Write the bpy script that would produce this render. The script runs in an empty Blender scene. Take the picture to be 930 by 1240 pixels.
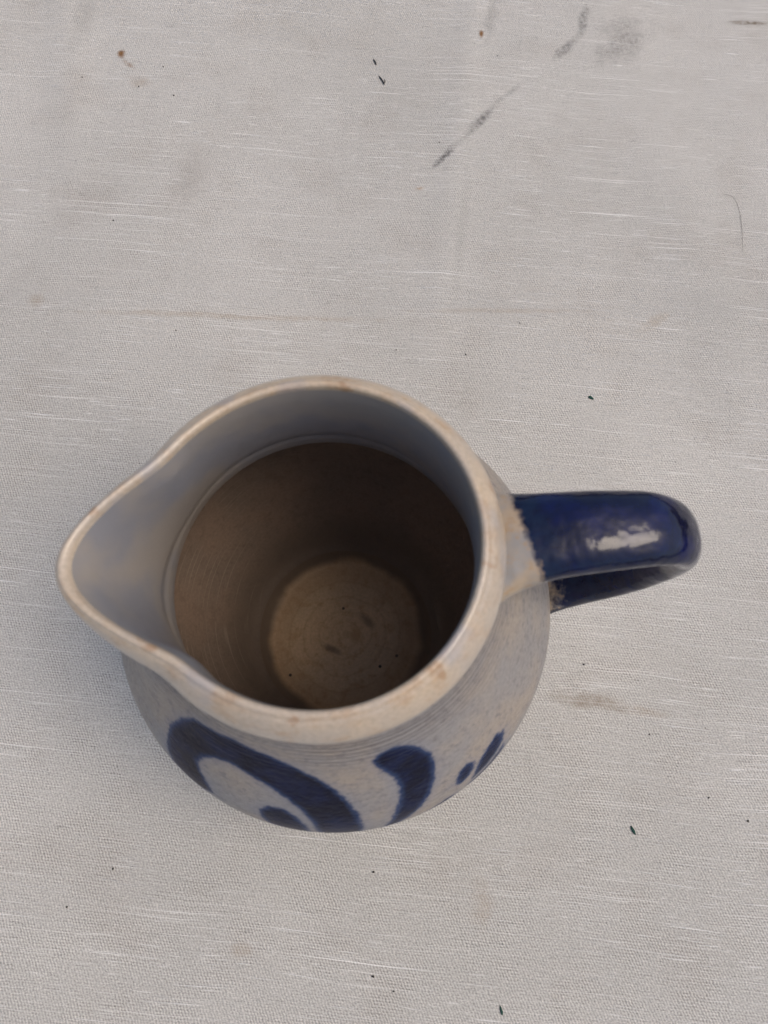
import bpy, math, random
import numpy as np
from mathutils import Vector

random.seed(4)
rng = np.random.default_rng(7)
S = bpy.context.scene
R = math.radians

# ------------------------------------------------------------------ camera
cam_d = bpy.data.cameras.new("camera")
cam_d.sensor_fit = 'VERTICAL'
cam_d.sensor_height = 36.0
cam_d.lens = 36.0 * 932.0 / 1240.0
cam_d.clip_start = 0.01
cam_d.clip_end = 50.0
cam_d.dof.use_dof = True
cam_d.dof.focus_distance = 0.335
cam_d.dof.aperture_fstop = 18.0
cam = bpy.data.objects.new("camera", cam_d)
S.collection.objects.link(cam)
cam.location = (0.01634, -0.04617, 0.338)
cam.rotation_euler = (R(17.0), 0.0, 0.0)
S.camera = cam

# ------------------------------------------------------------------ daylight
SUN_EL, SUN_AZ = 62.0, -12.0          # azimuth counter-clockwise from +X
w = bpy.data.worlds.new("World")
S.world = w
w.use_nodes = True
wn, wl = w.node_tree.nodes, w.node_tree.links
wn.clear()
sky = wn.new("ShaderNodeTexSky")
sky.sky_type = 'NISHITA'
sky.sun_disc = False
sky.sun_elevation = R(SUN_EL)
sky.sun_rotation = R(90.0 - SUN_AZ)
sky.air_density = 1.0
sky.dust_density = 4.0
sky.ozone_density = 1.0
bg = wn.new("ShaderNodeBackground")
bg.inputs[1].default_value = 0.13
wo = wn.new("ShaderNodeOutputWorld")
wl.new(sky.outputs[0], bg.inputs[0])
wl.new(bg.outputs[0], wo.inputs[0])

sun_d = bpy.data.lights.new("sun", 'SUN')
sun_d.energy = 0.95
sun_d.angle = R(30.0)
sun_d.color = (1.0, 0.87, 0.71)
sun = bpy.data.objects.new("sun", sun_d)
S.collection.objects.link(sun)
_d = Vector((math.cos(R(SUN_EL)) * math.cos(R(SUN_AZ)), math.cos(R(SUN_EL)) * math.sin(R(SUN_AZ)), math.sin(R(SUN_EL))))
sun.rotation_euler = _d.to_track_quat('Z', 'Y').to_euler()
sun.location = _d * 2.0

S.view_settings.view_transform = 'Standard'
S.view_settings.look = 'None'
S.view_settings.exposure = 0.13
S.view_settings.gamma = 1.0
S.view_settings.use_curve_mapping = False
S.cycles.max_bounces = 6
S.cycles.diffuse_bounces = 4
S.cycles.glossy_bounces = 3
S.cycles.use_adaptive_sampling = True
S.cycles.adaptive_threshold = 0.03
S.cycles.adaptive_min_samples = 16

# ------------------------------------------------------------------ node helpers
class NT:
    def __init__(self, name):
        self.m = bpy.data.materials.new(name)
        self.m.use_nodes = True
        self.t = self.m.node_tree
        self.n, self.l = self.t.nodes, self.t.links
        self.bsdf = self.n["Principled BSDF"]
    def put(self, sock, v):
        if isinstance(v, bpy.types.NodeSocket):
            self.l.new(v, sock)
        elif v is not None:
            if isinstance(v, (tuple, list)) and len(v) == 3 and len(getattr(sock, "default_value", (0,) * 3)) == 4:
                v = (*v, 1.0)
            sock.default_value = v
    def node(self, kind, **kw):
        nd = self.n.new("ShaderNode" + kind)
        for k, v in kw.items():
            setattr(nd, k, v)
        return nd
    def math(self, op, a, b=None, c=None, clamp=False):
        nd = self.node("Math", operation=op, use_clamp=clamp)
        for i, v in enumerate((a, b, c)):
            if v is not None:
                self.put(nd.inputs[i], v)
        return nd.outputs[0]
    def coord(self, which="Object"):
        return self.node("TexCoord").outputs[which]
    def mapping(self, vec, loc=(0, 0, 0), rot=(0, 0, 0), scale=(1, 1, 1), kind='POINT'):
        nd = self.node("Mapping", vector_type=kind)
        self.put(nd.inputs[0], vec)
        nd.inputs[1].default_value = loc
        nd.inputs[2].default_value = rot
        nd.inputs[3].default_value = scale
        return nd.outputs[0]
    def noise(self, vec, scale, detail=2.0, rough=0.5, dims='3D', dist=0.0):
        nd = self.node("TexNoise", noise_dimensions=dims)
        self.put(nd.inputs["Vector"], vec)
        nd.inputs["Scale"].default_value = scale
        nd.inputs["Detail"].default_value = detail
        nd.inputs["Roughness"].default_value = rough
        nd.inputs["Distortion"].default_value = dist
        return nd.outputs[0]
    def ramp(self, v, a, b, lo=0.0, hi=1.0, smooth=True):
        nd = self.node("MapRange", interpolation_type='SMOOTHSTEP' if smooth else 'LINEAR')
        self.put(nd.inputs[0], v)
        nd.inputs[1].default_value = a
        nd.inputs[2].default_value = b
        nd.inputs[3].default_value = lo
        nd.inputs[4].default_value = hi
        return nd.outputs[0]
    def mix(self, f, a, b, blend='MIX'):
        nd = self.node("Mix", data_type='RGBA', blend_type=blend)
        self.put(nd.inputs[0], f)
        self.put(nd.inputs[6], a)
        self.put(nd.inputs[7], b)
        return nd.outputs[2]
    def attr(self, name):
        return self.node("Attribute", attribute_name=name).outputs["Fac"]
    def xyz(self, vec):
        nd = self.node("SeparateXYZ")
        self.put(nd.inputs[0], vec)
        return nd.outputs
    def comb(self, x, y, z):
        nd = self.node("CombineXYZ")
        for i, v in enumerate((x, y, z)):
            self.put(nd.inputs[i], v)
        return nd.outputs[0]
    def bump(self, h, dist, strength=1.0, normal=None):
        nd = self.node("Bump")
        self.put(nd.inputs["Height"], h)
        nd.inputs["Distance"].default_value = dist
        nd.inputs["Strength"].default_value = strength
        if normal is not None:
            self.put(nd.inputs["Normal"], normal)
        return nd.outputs[0]
    def finish(self, color, rough, normal=None, spec=0.5, coat=0.0, coat_rough=0.1, ior=1.5):
        b = self.bsdf
        b.inputs["IOR"].default_value = ior
        self.put(b.inputs["Base Color"], color)
        self.put(b.inputs["Roughness"], rough)
        b.inputs["Specular IOR Level"].default_value = spec
        b.inputs["Coat Weight"].default_value = coat
        b.inputs["Coat Roughness"].default_value = coat_rough
        if normal is not None:
            self.put(b.inputs["Normal"], normal)
        return self.m

# ------------------------------------------------------------------ materials
def cloth_material():
    t = NT("linen_cloth")
    co = t.coord()
    YAW = R(-5.2)
    # slow waviness of the threads, then the thread frame: u along the slubs, v across
    wob = t.noise(co, 9.0, 2.0, 0.5)
    p0 = t.mapping(co, rot=(0, 0, -YAW))
    px, py, _ = t.xyz(p0)
    py = t.math('ADD', py, t.math('MULTIPLY', t.math('SUBTRACT', wob, 0.5), 0.005))
    wob2 = t.noise(co, 60.0, 1.0, 0.5)
    py = t.math('ADD', py, t.math('MULTIPLY', t.math('SUBTRACT', wob2, 0.5), 0.0006))
    uv = t.comb(px, py, 0.0)
    # weft threads with slubs of differing length and thickness
    def streak(lx, ly, seed, a, b):
        m = t.mapping(uv, loc=(seed * 3.7, seed * 1.9, seed), scale=(1 / lx, 1 / ly, 1))
        n = t.noise(m, 1.0, 0.0)
        return t.ramp(n, a, b)
    s1 = streak(0.038, 0.00060, 1.0, 0.70, 0.84)
    s2 = streak(0.013, 0.00048, 2.3, 0.68, 0.84)
    s3 = streak(0.085, 0.00058, 4.1, 0.71, 0.84)
    s4 = streak(0.005, 0.00050, 5.7, 0.66, 0.88)
    dens = t.ramp(t.noise(t.mapping(uv, scale=(7, 26, 1)), 1.0, 2.0), 0.34, 0.62, 0.45, 1.0)
    slub = t.math('MAXIMUM', t.math('MAXIMUM', s1, s3), t.math('MULTIPLY', t.math('MAXIMUM', s2, t.math('MULTIPLY', s4, 0.6)), 0.8))
    slub = t.math('MULTIPLY', slub, dens)
    # dark gaps between threads
    gap = streak(0.009, 0.00050, 8.8, 0.66, 0.86)
    # twill: steep diagonal ribs broken by the weft
    jit = t.noise(t.mapping(uv, scale=(260, 800, 1)), 1.0, 1.0)
    ph = t.math('ADD', t.math('MULTIPLY', px, 2 * math.pi / 0.00125), t.math('MULTIPLY', py, 2 * math.pi / 0.0024))
    ph = t.math('ADD', ph, t.math('MULTIPLY', jit, 5.0))
    tw = t.math('SINE', ph)
    weft = t.math('SINE', t.math('ADD', t.math('MULTIPLY', py, 2 * math.pi / 0.0011), t.math('MULTIPLY', jit, 3.0)))
    twm = t.ramp(t.noise(co, 55.0, 2.0, 0.5), 0.35, 0.65, 0.35, 1.0)
    weave = t.math('MULTIPLY', t.math('ADD', t.math('MULTIPLY', tw, 0.6), t.math('MULTIPLY', weft, 0.4)), twm)
    grain = t.noise(t.mapping(uv, scale=(1100, 1700, 1)), 1.0, 1.0)
    # colour
    big = t.noise(co, 5.0, 3.0, 0.55)
    mid = t.noise(co, 28.0, 3.0, 0.6)
    col = t.mix(t.ramp(big, 0.3, 0.7), CLOTH_A, CLOTH_B)
    col = t.mix(t.math('MULTIPLY', t.ramp(mid, 0.45, 0.8), 0.30), col, (0.36, 0.32, 0.275))
    v = t.math('ADD', 1.0, t.math('MULTIPLY', weave, 0.31))
    v = t.math('ADD', v, t.math('MULTIPLY', t.math('SUBTRACT', grain, 0.5), 1.1))
    v = t.math('SUBTRACT', v, t.math('MULTIPLY', gap, 0.22))
    col = t.mix(1.0, col, t.comb(v, v, v), 'MULTIPLY')
    col = t.mix(t.math('MULTIPLY', slub, 0.92), col, (0.80, 0.78, 0.74))
    # stains, scuffs and painted fold shading in the cloth: (x, y, half length, half width, angle, colour, strength, roughness of edge)
    nf = t.noise(co, 420.0, 2.0, 0.65)
    nm = t.noise(co, 90.0, 2.0, 0.6)
    n_scuff = t.ramp(nf, 0.30, 0.72, 0.25, 0.95)
    n_soft = t.ramp(nf, 0.2, 0.75, 0.5, 1.0)
    wx = t.math('MULTIPLY_ADD', nm, 1.1, -0.55)
    warp = t.comb(wx, t.math('MULTIPLY', wx, -1.2), 0.0)
    for (sx, sy, a, b, ang, c, k, mode) in STAINS_AND_FOLD_SHADE:
        q = t.mapping(co, loc=(sx, sy, 0), rot=(0, 0, R(ang)), scale=(a, b, 1), kind='TEXTURE')
        qa = t.node("VectorMath", operation='ADD')
        t.put(qa.inputs[0], q)
        t.put(qa.inputs[1], warp)
        ql = t.node("VectorMath", operation='LENGTH')
        t.put(ql.inputs[0], qa.outputs[0])
        f = t.ramp(ql.outputs["Value"], 1.0, 0.15)
        if mode != 'plain':
            f = t.math('MULTIPLY', f, n_scuff if mode == 'scuff' else n_soft)
        f = t.math('MULTIPLY', f, k, clamp=True)
        col = t.mix(f, col, c)
    h = t.math('ADD', t.math('MULTIPLY', tw, 0.3), t.math('MULTIPLY', grain, 0.9))
    h = t.math('ADD', h, t.math('MULTIPLY', t.math('MAXIMUM', s1, s2), 0.9))
    nrm = t.bump(h, 0.00022, 0.8)
    return t.finish(col, 0.9, nrm, spec=0.15)

CLOTH_A = (0.525, 0.502, 0.460)
CLOTH_B = (0.450, 0.432, 0.395)
GREY = (0.09, 0.085, 0.08)
RUST = (0.20, 0.095, 0.03)
TAN = (0.33, 0.24, 0.15)
STAINS_AND_FOLD_SHADE = [
    # long diagonal scuff
    (0.068, 0.278, 0.019, 0.0034, 52, GREY, 0.85, 'scuff'),
    (0.050, 0.256, 0.014, 0.0028, 51, GREY, 0.95, 'scuff'),
    (0.085, 0.298, 0.018, 0.0022, 45, GREY, 0.30, 'scuff'),
    # arc scuff near the far edge
    (0.130, 0.350, 0.016, 0.0040, 78, GREY, 0.80, 'scuff'),
    (0.119, 0.331, 0.017, 0.0036, 50, GREY, 0.65, 'scuff'),
    # dirty blot, then soft patches; the upright ones are fold shading painted in
    (0.152, 0.338, 0.028, 0.017, 60, GREY, 0.45, 'scuff'),
    (0.078, 0.355, 0.030, 0.005, 80, GREY, 0.25, 'soft'),
    (0.056, 0.205, 0.060, 0.004, 84, GREY, 0.12, 'soft'),
    (-0.155, 0.350, 0.030, 0.010, 80, GREY, 0.22, 'soft'),
    (-0.085, 0.245, 0.035, 0.012, 78, (0.20, 0.16, 0.13), 0.20, 'soft'),
    (-0.140, 0.225, 0.030, 0.018, 40, (0.20, 0.16, 0.13), 0.16, 'soft'),
    # tan line along the crease running across
    (-0.060, 0.158, 0.100, 0.0022, -2, TAN, 0.35, 'soft'),
    (0.075, 0.160, 0.055, 0.0022, 1, TAN, 0.28, 'soft'),
    (0.150, 0.155, 0.012, 0.004, 30, TAN, 0.35, 'soft'),
    # rust spots
    (-0.1311, 0.3262, 0.0032, 0.0042, 0, RUST, 0.95, 'plain'),
    (-0.1265, 0.3190, 0.0080, 0.0022, -48, RUST, 0.75, 'scuff'),
    (-0.119, 0.306, 0.008, 0.006, 0, TAN, 0.35, 'soft'),
    (0.0711, 0.3400, 0.0046, 0.0020, 82, RUST, 0.95, 'plain'),
    (0.0355, 0.2340, 0.0040, 0.0020, 0, (0.36, 0.19, 0.06), 0.55, 'scuff'),
    (0.2270, 0.3515, 0.0200, 0.0028, -4, (0.14, 0.10, 0.06), 0.90, 'scuff'),
    (-0.158, 0.168, 0.006, 0.006, 0, TAN, 0.35, 'soft'),
    (-0.155, -0.004, 0.006, 0.007, 0, TAN, 0.35, 'soft'),
    # brown smudge by the belly
    (0.104, -0.0275, 0.020, 0.0052, -6, (0.24, 0.185, 0.125), 0.70, 'soft'),
    (0.128, -0.032, 0.016, 0.0030, -6, TAN, 0.30, 'soft'),
    (0.080, 0.055, 0.010, 0.016, 20, TAN, 0.25, 'soft'),
    (0.055, -0.106, 0.007, 0.012, 0, TAN, 0.30, 'soft'),
    (-0.040, -0.122, 0.006, 0.004, 0, TAN, 0.35, 'soft'),
]

COB_DARK = (0.0030, 0.0043, 0.017)
COB_EDGE = (0.030, 0.055, 0.13)

def stoneware(name, base_a, base_b, spot, spot_k=0.5, lines=0.0, cobalt=False, rough=0.38, peel=0.00022, coat=0.0, drag=False, floor=False, spec=0.2, spot_scale=260.0, flecks=False, ior=1.5):
    t = NT(name)
    co = t.coord()
    x, y, z = t.xyz(co)
    big = t.noise(co, 38.0, 3.0, 0.55)
    fine = t.noise(co, 900.0, 2.0, 0.6)
    midn = t.noise(co, spot_scale, 3.0, 0.6)
    col = t.mix(t.ramp(big, 0.34, 0.66), base_a, base_b)
    col = t.mix(t.math('MULTIPLY', t.ramp(midn, 0.48, 0.72), spot_k), col, spot)
    v = t.math('ADD', 0.74, t.math('MULTIPLY', fine, 0.52))
    col = t.mix(1.0, col, t.comb(v, v, v), 'MULTIPLY')
    h = t.math('MULTIPLY', midn, 1.0)
    h = t.math('ADD', h, t.math('MULTIPLY', fine, 0.35))
    if lines:
        zn = t.noise(t.mapping(co, scale=(1, 1, 0.3)), 24.0, 1.0)
        zw = t.math('ADD', z, t.math('MULTIPLY', zn, 0.0022))
        ln = t.noise(t.comb(0.0, 0.0, t.math('MULTIPLY', zw, 260.0)), 1.0, 1.0)
        wv = t.math('SINE', t.math('ADD', t.math('MULTIPLY', zw, 2 * math.pi / 0.0021), t.math('MULTIPLY', ln, 6.0)))
        win = t.math('MULTIPLY', t.ramp(z, 0.124, 0.144), t.ramp(z, 0.1545, 0.1525))
        lm = t.math('MULTIPLY', t.math('MULTIPLY', t.ramp(wv, 0.25, 0.95), win), t.ramp(zn, 0.3, 0.6, 0.35, 1.0))
        col = t.mix(t.math('MULTIPLY', lm, lines * 0.75), col, (0.11, 0.09, 0.09))
        h = t.math('SUBTRACT', h, t.math('MULTIPLY', lm, 2.2 * lines))
    rg = t.math('ADD', rough - 0.06, t.math('MULTIPLY', midn, 0.12))
    if drag:
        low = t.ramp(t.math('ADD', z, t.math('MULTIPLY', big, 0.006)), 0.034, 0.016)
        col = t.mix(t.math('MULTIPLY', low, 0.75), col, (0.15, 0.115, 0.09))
        neck = t.ramp(t.math('ADD', z, t.math('MULTIPLY', big, 0.012)), 0.108, 0.128)
        col = t.mix(neck, col, t.mix(t.ramp(big, 0.38, 0.62), (0.315, 0.28, 0.245), (0.25, 0.245, 0.255)))
        # fine pale finger-drag lines running down the wall
        th = t.math('ARCTAN2', t.math('MULTIPLY', y, -1.0), t.math('MULTIPLY', x, -1.0))
        tt = t.math('ADD', t.math('MULTIPLY', z, 210.0), t.math('MULTIPLY', th, 1.6))
        nn = t.noise(t.comb(tt, t.math('MULTIPLY', th, 0.35), 0.0), 1.0, 0.0)
        ridge = t.math('MULTIPLY', t.ramp(t.math('ABSOLUTE', t.math('SUBTRACT', nn, 0.5)), 0.030, 0.0), t.ramp(big, 0.4, 0.6))
        win = t.math('MULTIPLY', t.ramp(z, 0.108, 0.10), t.ramp(x, -0.03, -0.05))
        col = t.mix(t.math('MULTIPLY', t.math('MULTIPLY', ridge, win), 0.35), col, (0.50, 0.42, 0.33))
    if floor:
        rr = t.math('SQRT', t.math('ADD', t.math('MULTIPLY', x, x), t.math('MULTIPLY', y, y)))
        rw = t.math('ADD', rr, t.math('MULTIPLY', t.noise(co, 60.0, 2.0), 0.006))
        rings = t.noise(t.comb(t.math('MULTIPLY', rw, 420.0), 0.0, 0.0), 1.0, 1.0)
        col = t.mix(t.math('MULTIPLY', t.ramp(rings, 0.45, 0.75), 0.24), col, (0.24, 0.135, 0.06))
        col = t.mix(t.math('MULTIPLY', t.ramp(rw, 0.020, 0.033), 0.50), col, (0.33, 0.19, 0.085))
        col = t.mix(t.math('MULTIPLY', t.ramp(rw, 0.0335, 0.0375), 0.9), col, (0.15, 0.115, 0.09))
        h = t.math('ADD', h, t.math('MULTIPLY', rings, 0.5))
        vor = t.node("TexVoronoi")
        t.put(vor.inputs["Vector"], co)
        vor.inputs["Scale"].default_value = 130.0
        pit = t.math('MULTIPLY', t.ramp(vor.outputs["Distance"], 0.11, 0.06), t.ramp(t.xyz(vor.outputs["Color"])[0], 0.80, 0.84))
        col = t.mix(t.math('MULTIPLY', pit, 0.9), col, (0.015, 0.012, 0.01))
        for (sx, sy, a, b, ang, k) in ((-0.006, -0.006, 0.007, 0.0022, -25, 0.6), (0.009, 0.006, 0.006, 0.003, -40, 0.5), (0.004, 0.000, 0.004, 0.005, 0, -0.5)):
            q = t.mapping(co, loc=(sx, sy, 0.006), rot=(0, 0, R(ang)), scale=(a, b, 1), kind='TEXTURE')
            qx, qy, _ = t.xyz(q)
            qx = t.math('ADD', qx, t.math('MULTIPLY', t.math('SUBTRACT', midn, 0.5), 1.0))
            f = t.ramp(t.math('SQRT', t.math('ADD', t.math('MULTIPLY', qx, qx), t.math('MULTIPLY', qy, qy))), 1.0, 0.2)
            col = t.mix(t.math('MULTIPLY', f, abs(k)), col, (0.09, 0.075, 0.06) if k > 0 else (0.40, 0.24, 0.11))
    if flecks:
        fl = t.ramp(t.noise(co, 95.0, 3.0, 0.62), 0.60, 0.70)
        col = t.mix(t.math('MULTIPLY', fl, 0.6), col, (0.33, 0.175, 0.075))
        gl = t.ramp(t.noise(t.mapping(co, loc=(3, 1, 2)), 60.0, 2.0), 0.56, 0.68)
        col = t.mix(t.math('MULTIPLY', gl, 0.45), col, (0.33, 0.33, 0.36))
    if cobalt:
        sd = t.math('SUBTRACT', t.attr("cobalt"), 0.0003)            # signed distance in metres, negative inside the brush stroke
        n1 = t.noise(co, 520.0, 3.0, 0.65)
        n2 = t.noise(co, 1500.0, 2.0, 0.6)
        sd = t.math('ADD', sd, t.math('MULTIPLY', t.math('SUBTRACT', n1, 0.5), 0.0022))
        sd = t.math('ADD', sd, t.math('MULTIPLY', t.math('SUBTRACT', n2, 0.5), 0.0012))
        f = t.ramp(sd, 0.0006, -0.0009)
        body = t.ramp(sd, 0.0, -0.0028)
        pool = t.ramp(t.noise(co, 120.0, 3.0, 0.6), 0.35, 0.7)
        cc = t.mix(body, COB_EDGE, t.mix(pool, COB_DARK, (0.0070, 0.0130, 0.048)))
        col = t.mix(f, col, cc)
        halo = t.ramp(sd, 0.0045, 0.0)
        col = t.mix(t.math('MULTIPLY', t.math('SUBTRACT', halo, f, clamp=True), 0.22), col, (0.17, 0.19, 0.26))
    nrm = t.bump(h, peel, 0.7)
    return t.finish(col, rg, nrm, spec=spec, coat=coat, coat_rough=0.15, ior=ior)

def handle_material():
    t = NT("cobalt_handle_glaze")
    co = t.coord()
    sd = t.attr("cobalt")
    n1 = t.noise(co, 330.0, 3.0, 0.6)
    n2 = t.noise(co, 90.0, 3.0, 0.6)
    n3 = t.noise(co, 800.0, 2.0, 0.6)
    sdn = t.math('ADD', sd, t.math('MULTIPLY', t.math('SUBTRACT', n1, 0.5), 0.0036))
    f = t.ramp(sdn, 0.0009, -0.0012)
    clay = t.mix(t.ramp(n2, 0.35, 0.65), (0.42, 0.33, 0.235), (0.30, 0.285, 0.27))
    clay = t.mix(t.math('MULTIPLY', t.ramp(n1, 0.5, 0.7), 0.55), clay, (0.40, 0.245, 0.11))
    deep = t.mix(t.ramp(n2, 0.40, 0.68), (0.0020, 0.0030, 0.022), (0.0022, 0.0052, 0.055))
    thin = t.ramp(sdn, -0.010, 0.0)
    deep = t.mix(t.math('MULTIPLY', thin, t.ramp(n1, 0.30, 0.65, 0.25, 0.9)), deep, (0.006, 0.016, 0.045))
    col = t.mix(f, clay, deep)
    h = t.math('ADD', t.math('MULTIPLY', n1, 0.16), t.math('MULTIPLY', t.noise(co, 120.0, 2.0), 1.9))
    h = t.math('ADD', h, t.math('MULTIPLY', n3, 0.03))
    rough = t.math('SUBTRACT', 0.34, t.math('MULTIPLY', f, 0.25))
    return t.finish(col, rough, t.bump(h, 0.00055, 0.8), spec=0.42)

# ------------------------------------------------------------------ mesh helpers
def link(o, parent=None):
    S.collection.objects.link(o)
    if parent is not None:
        o.parent = parent
    return o

def mesh_obj(name, verts, faces, mat, parent=None, normals=None, attrs=None, smooth=True):
    me = bpy.data.meshes.new(name)
    me.from_pydata([tuple(map(float, v)) for v in verts], [], [tuple(int(i) for i in f) for f in faces])
    me.update()
    if smooth:
        me.polygons.foreach_set("use_smooth", [True] * len(me.polygons))
    for k, a in (attrs or {}).items():
        at = me.attributes.new(k, 'FLOAT', 'POINT')
        at.data.foreach_set("value", np.asarray(a, dtype=np.float32))
    if normals is not None:
        me.normals_split_custom_set_from_vertices([tuple(map(float, n)) for n in normals])
    me.materials.append(mat)
    return link(bpy.data.objects.new(name, me), parent)

def smooth_curve(pts, n):
    """Centripetal Catmull-Rom through pts, resampled to n points evenly by length."""
    P = np.array(pts, float)
    P = np.vstack([2 * P[0] - P[1], P, 2 * P[-1] - P[-2]])
    out = []
    for i in range(1, len(P) - 2):
        p0, p1, p2, p3 = P[i - 1:i + 3]
        t0 = 0.0
        t1 = t0 + np.linalg.norm(p1 - p0) ** 0.5
        t2 = t1 + np.linalg.norm(p2 - p1) ** 0.5
        t3 = t2 + np.linalg.norm(p3 - p2) ** 0.5
        for t in np.linspace(t1, t2, 24, endpoint=False):
            a1 = (t1 - t) / (t1 - t0) * p0 + (t - t0) / (t1 - t0) * p1
            a2 = (t2 - t) / (t2 - t1) * p1 + (t - t1) / (t2 - t1) * p2
            a3 = (t3 - t) / (t3 - t2) * p2 + (t - t2) / (t3 - t2) * p3
            b1 = (t2 - t) / (t2 - t0) * a1 + (t - t0) / (t2 - t0) * a2
            b2 = (t3 - t) / (t3 - t1) * a2 + (t - t1) / (t3 - t1) * a3
            out.append((t2 - t) / (t2 - t1) * b1 + (t - t1) / (t2 - t1) * b2)
    out.append(P[-2])
    out = np.array(out)
    s = np.r_[0, np.cumsum(np.linalg.norm(np.diff(out, axis=0), axis=1))]
    u = np.linspace(0, s[-1], n)
    return np.stack([np.interp(u, s, out[:, k]) for k in range(out.shape[1])], 1)

# ------------------------------------------------------------------ tablecloth (the surface)
def cloth_height(x, y):
    z = 0.0016 * np.sin(9 * x + 3 * y + 1.0) + 0.0013 * np.sin(14 * y - 5 * x + 0.4) + 0.0007 * np.sin(37 * x + 11 * y + 4 * np.sin(9 * y))
    z = z + 0.0009 * np.exp(-((y + 0.105 - 0.10 * x + 0.004 * np.sin(22 * x)) / 0.010) ** 2) * np.clip(0.5 - 3 * x, 0, 1)
    z = z + 0.0011 * np.exp(-((y - 0.160 + 0.03 * x + 0.002 * np.sin(30 * x)) / 0.006) ** 2)      # pressed fold across
    z = z + 0.0016 * np.exp(-((x + 0.165 + 0.15 * (y - 0.35)) / 0.012) ** 2) * np.clip((y - 0.22) / 0.1, 0, 1)
    z = z + 0.0010 * np.exp(-((x - 0.06 - 0.12 * (y - 0.3)) / 0.008) ** 2) * np.clip((y - 0.10) / 0.1, 0, 1)
    z = z + 0.0010 * np.exp(-((x - 0.215 + 0.2 * y) / 0.02) ** 2)
    flat = np.clip((np.hypot(x, y) - 0.055) / 0.05, 0, 1)
    flat = flat * flat * (3 - 2 * flat)
    return z * flat

def build_cloth():
    inner = np.linspace(-0.45, 0.45, 226)
    ax = np.r_[np.linspace(-1.3, -0.46, 16), inner, np.linspace(0.46, 1.3, 16)]
    X, Y = np.meshgrid(ax, ax)
    Z = cloth_height(X, Y)
    n = len(ax)
    V = np.stack([X, Y, Z], -1).reshape(-1, 3)
    i = np.arange(n * n).reshape(n, n)
    F = np.stack([i[:-1, :-1], i[:-1, 1:], i[1:, 1:], i[1:, :-1]], -1).reshape(-1, 4)
    o = mesh_obj("tablecloth", V, F, cloth_material())
    o["kind"] = "structure"
    o["label"] = "stained off-white linen cloth with pale slub threads under the jug"
    return o
build_cloth()

# ------------------------------------------------------------------ the jug
NTH = 720
SPOUT = math.pi + R(8.0)                     # the spout points along -X, the handle along +X
def profile():
    outer = [(0.000, 0.0035), (0.030, 0.0030), (0.0375, 0.0010), (0.0415, 0.0000), (0.0445, 0.0012), (0.0460, 0.0060), (0.0505, 0.0160),
             (0.0600, 0.0350), (0.0692, 0.0560), (0.0721, 0.0730), (0.0698, 0.0900), (0.0632, 0.1070), (0.0552, 0.1240),
             (0.0487, 0.1390), (0.0451, 0.1485), (0.0430, 0.1522), (0.0426, 0.1536)]
    rim = [(0.0426, 0.1536), (0.0440, 0.1542), (0.0452, 0.1552), (0.0457, 0.1572), (0.0452, 0.1600), (0.0436, 0.1636), (0.0418, 0.1660), (0.0409, 0.1666), (0.0403, 0.1673), (0.0395, 0.1675), (0.0388, 0.1670), (0.0385, 0.1655)]
    inner = [(0.0385, 0.1655), (0.0383, 0.1610), (0.0392, 0.1470), (0.0413, 0.1320), (0.0421, 0.1285), (0.0430, 0.1262), (0.0435, 0.1240), (0.0435, 0.1222), (0.0440, 0.1190), (0.0445, 0.1160), (0.0454, 0.1138), (0.0470, 0.1112),
             (0.0512, 0.1060), (0.0574, 0.0975), (0.0628, 0.0865), (0.0652, 0.0730), (0.0625, 0.0550), (0.0540, 0.0340), (0.0450, 0.0190), (0.0400, 0.0130), (0.0362, 0.0105)]
    floor = [(0.0362, 0.0105), (0.0345, 0.0087), (0.0325, 0.0074), (0.0295, 0.0066), (0.0200, 0.0064), (0.0100, 0.0068), (0.0000, 0.0072)]
    return smooth_curve(outer, 280), smooth_curve(rim, 56), smooth_curve(inner, 150), smooth_curve(floor, 40)

def spout_push(th, z):
    d = np.abs((th - SPOUT + math.pi) % (2 * math.pi) - math.pi)
    lobe = np.exp(-(np.sqrt(d * d + R(4.0) ** 2) / R(22.0)) ** 1.7) * 1.057 + 0.05 * np.exp(-(d / R(45)) ** 2)
    zz = np.clip((z - 0.110) / 0.055, 0, 1.06)
    fold = np.exp(-((d - R(34.0)) / R(9.0)) ** 2)          # thumb marks either side of the lip
    return 0.0152 * lobe * zz ** 1.55 - 0.0013 * fold * np.clip((z - 0.118) / 0.03, 0, 1) * np.clip((0.172 - z) / 0.012, 0, 1)

def surface(prof, th):
    r, z = prof[:, 0][:, None], prof[:, 1][:, None]
    T = th[None, :]
    rr = r + spout_push(T, z) * np.clip(r / 0.035, 0, 1)
    # slight unevenness of a hand-thrown pot
    rr = rr * (1 + 0.006 * np.cos(2 * T + 0.6) + 0.003 * np.cos(3 * T + z * 60))
    d = np.abs((T - SPOUT + math.pi) % (2 * math.pi) - math.pi)
    zz = z + 0.0006 * np.sin(2 * T + 1.0) * np.clip((z - 0.12) / 0.04, 0, 1) + 0.0012 * np.exp(-(d / R(26)) ** 2) * np.clip((z - 0.13) / 0.03, 0, 1)
    return np.stack([rr * np.cos(T), rr * np.sin(T), zz + 0 * T], -1)

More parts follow.
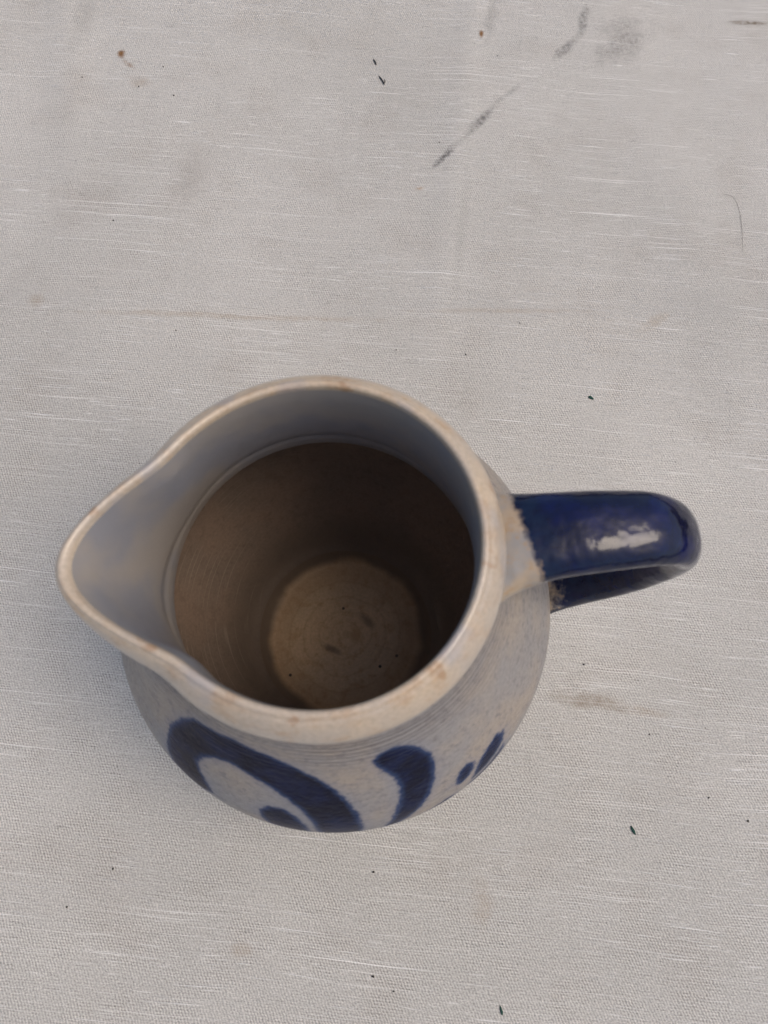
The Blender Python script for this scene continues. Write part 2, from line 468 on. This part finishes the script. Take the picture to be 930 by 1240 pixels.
# cobalt brush strokes: closed outlines on the outer wall, in (degrees round the axis, height in mm)
STROKES = [
    # large hooked scroll
    [(223, 108), (223.2, 117), (226, 127), (230, 133.5), (235, 135.5), (244, 137.3), (254, 136), (262, 132.5), (268.5, 126.5), (273, 120), (276, 112.5),
     (278, 102), (278.5, 88), (277, 74), (272, 62), (264, 54), (256, 52), (262, 60), (266, 72), (267, 84), (266.2, 97), (263.7, 105), (260.4, 111.5),
     (255.4, 117), (249.3, 120), (244.4, 122), (239.4, 120), (236, 116), (234.2, 110), (235.5, 105), (238, 99), (239.8, 93), (235, 87), (231, 87), (226.5, 89), (223.8, 99)],
    # small dab inside the hook
    [(252.5, 99), (255, 104), (259, 104.7), (262, 100.5), (264.5, 92.5), (265.5, 80), (263, 72), (258, 76), (254.5, 85), (252.8, 94)],
    # comma
    [(285.3, 132.4), (288, 135.7), (292.2, 136.3), (296, 134.2), (299.2, 129.4), (301.3, 122.9), (301, 115.8), (299.4, 108.1), (297, 100.7), (293.6, 93.6),
     (289.6, 86.3), (285.2, 77.5), (279, 67), (282, 77.8), (284.3, 86), (286.6, 95.8), (288.8, 104.8), (289.9, 112), (289.4, 119.5), (287.1, 124.6), (285.2, 130)],
    # leaf sprig towards the handle
    [(303.5, 95.6), (305.6, 101.3), (308.5, 103.4), (310.6, 100.8), (309.6, 96.7), (307, 93.5), (304.8, 92.5)],
    [(321.6, 99.9), (320, 95.4), (317.3, 92), (313.9, 89.2), (310, 87.4), (307.8, 86.8), (309.6, 93.5), (312.1, 98.2), (315.7, 101.5), (319.3, 103.1)],
    [(319.5, 91.6), (315.5, 87.6), (311, 85.0), (306.6, 83.6), (309, 79.5), (315, 81.5), (319.6, 86.5)],
    [(290, 74), (296, 81.5), (300, 85), (303, 84), (301, 78), (295, 70)],
]

def cobalt_field(th, prof):
    """Signed distance (m) to the nearest stroke on the unrolled wall."""
    z = prof[:, 1]
    s = np.r_[0, np.cumsum(np.linalg.norm(np.diff(prof, axis=0), axis=1))]
    U = np.degrees(th)[None, :] + 0 * z[:, None]
    best = np.full(U.shape, 0.05)
    k0 = int(np.argmax(z > 0.0005))
    for st in STROKES:
        P = np.array(st, float)
        Q = np.stack([np.radians(P[:, 0]) * 0.062, np.interp(P[:, 1] * 0.001, z[k0:], s[k0:])], 1)
        X = np.radians(U) * 0.062
        Y = np.broadcast_to(s[:, None], X.shape)
        d2 = np.full(X.shape, 1.0)
        ins = np.zeros(X.shape, bool)
        for a, b in zip(Q, np.roll(Q, -1, 0)):
            e = b - a
            t = np.clip(((X - a[0]) * e[0] + (Y - a[1]) * e[1]) / max(e @ e, 1e-12), 0, 1)
            d2 = np.minimum(d2, (X - a[0] - t * e[0]) ** 2 + (Y - a[1] - t * e[1]) ** 2)
            c = ((a[1] > Y) != (b[1] > Y)) & (X < (b[0] - a[0]) * (Y - a[1]) / (b[1] - a[1] + 1e-15) + a[0])
            ins ^= c
        d = np.sqrt(d2)
        best = np.minimum(best, np.where(ins, -d, d))
    return best

def build_jug():
    root = bpy.data.objects.new("jug", None)
    root.empty_display_size = 0.05
    link(root)
    root["label"] = "grey salt-glazed stoneware jug with cobalt blue scrolls, pouring spout and blue handle"
    root["category"] = "jug"
    # theta runs 0..360 with the seam column repeated on +X where the handle sits
    th = np.linspace(0, 2 * math.pi, NTH + 1)
    segs = profile()
    names = ("body", "rim", "interior", "interior_floor")
    full = np.vstack([segs[0]] + [s[1:] for s in segs[1:]])
    G = surface(full, th)
    dt = np.gradient(G, axis=1)
    dt[:, 0] = dt[:, -1] = (G[:, 1] - G[:, -2]) / 2
    ds = np.gradient(G, axis=0)
    N = np.cross(dt, ds)
    ln = np.linalg.norm(N, axis=-1, keepdims=True)
    N = np.where(ln > 1e-12, N / np.maximum(ln, 1e-12), 0)
    N[0] = (0, 0, -1)
    N[-1] = (0, 0, 1)
    mats = {
        "body": stoneware("salt_glaze_grey", (0.345, 0.295, 0.245), (0.285, 0.27, 0.26), (0.20, 0.185, 0.185), 0.75, lines=1.0, cobalt=True, rough=0.36, spec=0.5, ior=1.12, peel=0.0003, spot_scale=420.0),
        "rim": stoneware("rim_tan_clay", (0.53, 0.42, 0.30), (0.46, 0.39, 0.315), (0.40, 0.24, 0.12), 0.45, spot_scale=170.0, rough=0.34, coat=0.35, spec=0.5, flecks=True),
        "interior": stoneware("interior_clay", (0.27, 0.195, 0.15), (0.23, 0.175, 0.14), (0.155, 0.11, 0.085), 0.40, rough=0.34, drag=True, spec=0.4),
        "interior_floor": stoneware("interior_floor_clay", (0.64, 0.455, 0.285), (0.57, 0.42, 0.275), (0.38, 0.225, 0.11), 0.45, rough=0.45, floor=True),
    }
    i0 = 0
    spout = []
    dsp = np.abs((th - SPOUT + math.pi) % (2 * math.pi) - math.pi)
    for nm, seg in zip(names, segs):
        i1 = i0 + len(seg) - 1
        g, n = G[i0:i1 + 1], N[i0:i1 + 1]
        rows, cols = g.shape[:2]
        idx = np.arange(rows * cols).reshape(rows, cols)
        F = np.stack([idx[:-1, :-1], idx[:-1, 1:], idx[1:, 1:], idx[1:, :-1]], -1).reshape(-1, 4)
        V, NN = g.reshape(-1, 3), n.reshape(-1, 3)
        cob = cobalt_field(th, seg).reshape(-1) if nm == "body" else np.full(len(V), 0.05)
        if nm in ("body", "interior"):
            # the pulled-out stretch of wall is the spout: its faces go to a part of their own
            zc = V[F][:, :, 2].mean(1)
            dc = np.broadcast_to(((dsp[:-1] + dsp[1:]) / 2)[None, :], (rows - 1, cols - 1)).reshape(-1)
            sel = (zc > 0.123) & (dc < R(38.0))
            used = np.unique(F[sel])
            remap = np.full(len(V), -1)
            remap[used] = np.arange(len(used)) + sum(len(q[0]) for q in spout)
            spout.append((V[used], NN[used], cob[used], remap[F[sel]], nm))
            F = F[~sel]
            keep = np.unique(F)
            remap = np.full(len(V), -1)
            remap[keep] = np.arange(len(keep))
            V, NN, cob, F = V[keep], NN[keep], cob[keep], remap[F]
        mesh_obj(nm, V, F, mats[nm], root, NN, {"cobalt": cob} if nm == "body" else {})
        i0 = i1
    sp = mesh_obj("spout", np.vstack([q[0] for q in spout]), np.vstack([q[3] for q in spout]), mats["body"], root,
                  np.vstack([q[1] for q in spout]), {"cobalt": np.concatenate([q[2] for q in spout])})
    sp.data.materials.append(mats["interior"])
    sp.data.polygons.foreach_set("material_index", np.concatenate([np.full(len(q[3]), 0 if q[4] == "body" else 1, dtype=np.int32) for q in spout]))
    return root, G

jug, _G = build_jug()

def build_handle(root):
    path = smooth_curve([(0.0440, 0.1452), (0.0500, 0.1475), (0.0580, 0.1499), (0.0725, 0.1504), (0.0862, 0.1489), (0.0953, 0.1410), (0.0982, 0.1285),
                         (0.0965, 0.1130), (0.0910, 0.0990), (0.0825, 0.0870), (0.0735, 0.0780), (0.0680, 0.0735)], 120)
    az = R(4.5)
    tang = np.gradient(path, axis=0)
    tang /= np.linalg.norm(tang, axis=1, keepdims=True)
    s = np.r_[0, np.cumsum(np.linalg.norm(np.diff(path, axis=0), axis=1))]
    L = s[-1]
    M = 48
    a = np.linspace(0, 2 * math.pi, M, endpoint=False)
    V, A = [], []
    for k, (p, tg) in enumerate(zip(path, tang)):
        out = np.array([-tg[1], tg[0]])               # outward side of the strap in the XZ plane
        f0 = math.exp(-s[k] / 0.007)
        f1 = math.exp(-(L - s[k]) / 0.009)
        u = min(max((s[k] / L - 0.15) / 0.5, 0), 1)
        hw = (0.0106 - 0.0036 * u * u * (3 - 2 * u)) * (1 + 0.6 * f0 + 0.5 * f1)
        ht = (0.0058 - 0.0012 * u) * (1 + 0.35 * f0 + 0.35 * f1)
        b0 = math.exp(-s[k] / 0.010) / 0.09
        b1 = math.exp(-(L - s[k]) / 0.010) / 0.14
        for t in a:
            c, sn = math.cos(t), math.sin(t)
            yy = hw * math.copysign(abs(c) ** 0.92, c)
            tt = ht * math.copysign(abs(sn) ** 0.95, sn)
            tt += 0.00035 * math.sin(s[k] * 210 + 2) * math.sin(s[k] * 77) * max(sn, 0)      # finger-pulled unevenness
            q = p + out * tt
            x, y = q[0] - yy * yy * (b0 + b1), yy + 0.0006 * math.sin(s[k] * 55)
            V.append((x * math.cos(az) - y * math.sin(az), x * math.sin(az) + y * math.cos(az), q[1]))
            # signed distance to the painted zone: back and edges of the strap between the two joints
            start = 0.0100 - 0.0020 * (yy / 0.0104)
            d = start - s[k]
            d = max(d, (s[k] - (L - 0.001)))
            inner_face = (-tt - 0.0022)               # underside stays bare clay near the joints
            bare = 0.006 * max(0.0, 1 - s[k] / 0.035, (s[k] - 0.104) / 0.030) - 0.004
            d = max(d, min(inner_face, bare))
            A.append(d)
    n = len(path)
    F = []
    for k in range(n - 1):
        for j in range(M):
            F.append((k * M + j, k * M + (j + 1) % M, (k + 1) * M + (j + 1) % M, (k + 1) * M + j))
    F.append(tuple(reversed(range(M))))
    F.append(tuple((n - 1) * M + j for j in range(M)))
    h = mesh_obj("handle", V, F, handle_material(), root, attrs={"cobalt": A})
    h["label"] = "glossy dark cobalt blue strap handle with bare clay joints"
    return h
build_handle(jug)

# ------------------------------------------------------------------ debris lying on the cloth
def plain(name, col, rough=0.7):
    t = NT(name)
    co = t.coord()
    n = t.noise(co, 1800.0, 2.0)
    c2 = tuple(c * 0.55 for c in col)
    return t.finish(t.mix(n, col, c2), rough, t.bump(n, 0.0002, 0.5), spec=0.3)

def cz(x, y):
    return float(cloth_height(np.array(float(x)), np.array(float(y))))

def lump_geo(sx, sy, sz, seed, rings=5, seg=9):
    g = np.random.default_rng(seed)
    V, F = [(0, 0, -sz)], []
    for i in range(1, rings):
        a = math.pi * i / rings
        for j in range(seg):
            b = 2 * math.pi * j / seg
            k = 1 + g.uniform(-0.28, 0.28)
            V.append((sx * k * math.sin(a) * math.cos(b), sy * k * math.sin(a) * math.sin(b), -sz * math.cos(a) * k))
    V.append((0, 0, sz))
    for j in range(seg):
        F.append((0, 1 + (j + 1) % seg, 1 + j))
        for i in range(rings - 2):
            p, q = 1 + i * seg + j, 1 + i * seg + (j + 1) % seg
            F.append((p, q, q + seg, p + seg))
        o = 1 + (rings - 2) * seg
        F.append((o + j, o + (j + 1) % seg, len(V) - 1))
    return np.array(V), F

def tube_geo(pts, r, seg=6, n=24):
    P = smooth_curve(pts, n)
    T = np.gradient(P, axis=0)
    T /= np.linalg.norm(T, axis=1, keepdims=True)
    V, F = [], []
    for i, (p, tg) in enumerate(zip(P, T)):
        a = np.cross(tg, (0, 0, 1.0)); a /= np.linalg.norm(a)
        b = np.cross(a, tg)
        rr = r * (0.35 + 0.65 * math.sin(math.pi * min(max(i / (n - 1), 0.04), 0.96)) ** 0.5)
        for j in range(seg):
            q = 2 * math.pi * j / seg
            V.append(p + rr * (a * math.cos(q) + b * math.sin(q)))
    for i in range(n - 1):
        for j in range(seg):
            F.append((i * seg + j, i * seg + (j + 1) % seg, (i + 1) * seg + (j + 1) % seg, (i + 1) * seg + j))
    F.append(tuple(reversed(range(seg))))
    F.append(tuple((n - 1) * seg + j for j in range(seg)))
    return np.array(V), F

green = plain("dried_green_leaf", (0.020, 0.075, 0.055))
black = plain("dark_fibre", (0.020, 0.022, 0.022))
brown = plain("hair_brown", (0.16, 0.14, 0.12))
crumb_m = plain("dark_crumb", (0.035, 0.030, 0.026))

def thing(name, geo, mat, loc, rot, label, cat, group=None):
    o = mesh_obj(name, geo[0], geo[1], mat)
    o.location = loc
    o.rotation_euler = (0, 0, R(rot))
    o["label"] = label
    o["category"] = cat
    if group:
        o["group"] = group
    return o

for (x, y, sx, sy, rot, seed, lab) in (
        (0.1151, 0.1132, 0.0015, 0.0007, -35, 3, "tiny green fleck on the cloth behind the blue handle"),
        (0.1176, -0.0785, 0.0017, 0.0006, -65, 5, "tiny green fleck on the cloth in front, right of the jug"),
        (0.0612, -0.1425, 0.0017, 0.0005, -80, 8, "tiny green fleck at the cloth's near edge, below the jug")):
    thing("green_fleck", lump_geo(sx, sy, 0.00035, seed), green, (x, y, cz(x, y) + 0.0004), rot, lab, "fleck", "green flecks on the cloth")
for (x, y, L_, rot, lab) in (
        (0.0112, 0.3205, 0.0022, -68, "shorter black fibre on the cloth far behind the jug"),
        (0.0150, 0.3075, 0.0034, -62, "longer forked black fibre on the cloth far behind the jug")):
    v1, f1 = tube_geo([(-L_, 0, 0.0003), (0, 0.0002, 0.0004), (L_, -0.0001, 0.0003)], 0.00038)
    if L_ > 0.003:
        v2, f2 = tube_geo([(L_ * 0.9, -0.0001, 0.0003), (L_ * 0.5, 0.0011, 0.0004), (L_ * 0.1, 0.0017, 0.0003)], 0.00025)
        f1 = f1 + [tuple(i + len(v1) for i in f) for f in f2]
        v1 = np.vstack([v1, v2])
    thing("black_fibre", (v1, f1), black, (x, y, cz(x, y) + 0.0001), rot, lab, "fibre", "black fibres on the cloth")
hp = [(0.1935, 0.2315), (0.1990, 0.2290), (0.2010, 0.2200), (0.2005, 0.2070), (0.1992, 0.1950)]
hb = hp[2]
thing("hair", tube_geo([(x - hb[0], y - hb[1], cz(x, y) - cz(*hb) + 0.0002) for x, y in hp], 0.00008, n=40), brown, (hb[0], hb[1], cz(*hb) + 0.0001), 0,
      "single thin bent hair lying on the cloth at the far right", "hair")

# scattered specks too small to tell apart
CR = [(-0.119, 0.3025), (-0.1065, 0.316), (-0.151, 0.309), (-0.099, 0.296), (-0.124, 0.215), (0.046, 0.264), (0.083, 0.153), (0.056, 0.136), (-0.086, 0.150),
      (-0.093, -0.093), (-0.110, -0.107), (0.012, -0.094), (0.012, -0.131), (0.020, -0.136), (0.1025, -0.012), (0.079, -0.0225), (0.128, -0.041), (0.150, -0.066), (0.165, -0.075)]
CR += [(rng.uniform(-0.22, 0.26), rng.uniform(-0.16, 0.38)) for _ in range(10)]
V, F = [], []
for k, (x, y) in enumerate(CR):
    if math.hypot(x, y) < 0.06:
        continue
    sz = rng.uniform(0.00035, 0.0005) if k < 19 else rng.uniform(0.00015, 0.0003)
    gv, gf = lump_geo(sz * rng.uniform(0.8, 1.4), sz, sz * 0.6, 100 + k, 4, 6)
    off = len(V)
    V.extend(gv + np.array((x, y, cz(x, y) + sz * 0.5)))
    F.extend(tuple(i + off for i in f) for f in gf)
cr = mesh_obj("crumbs", V, F, crumb_m)
cr["kind"] = "stuff"
cr["label"] = "dark specks of grit scattered over the cloth"
cr["category"] = "grit"
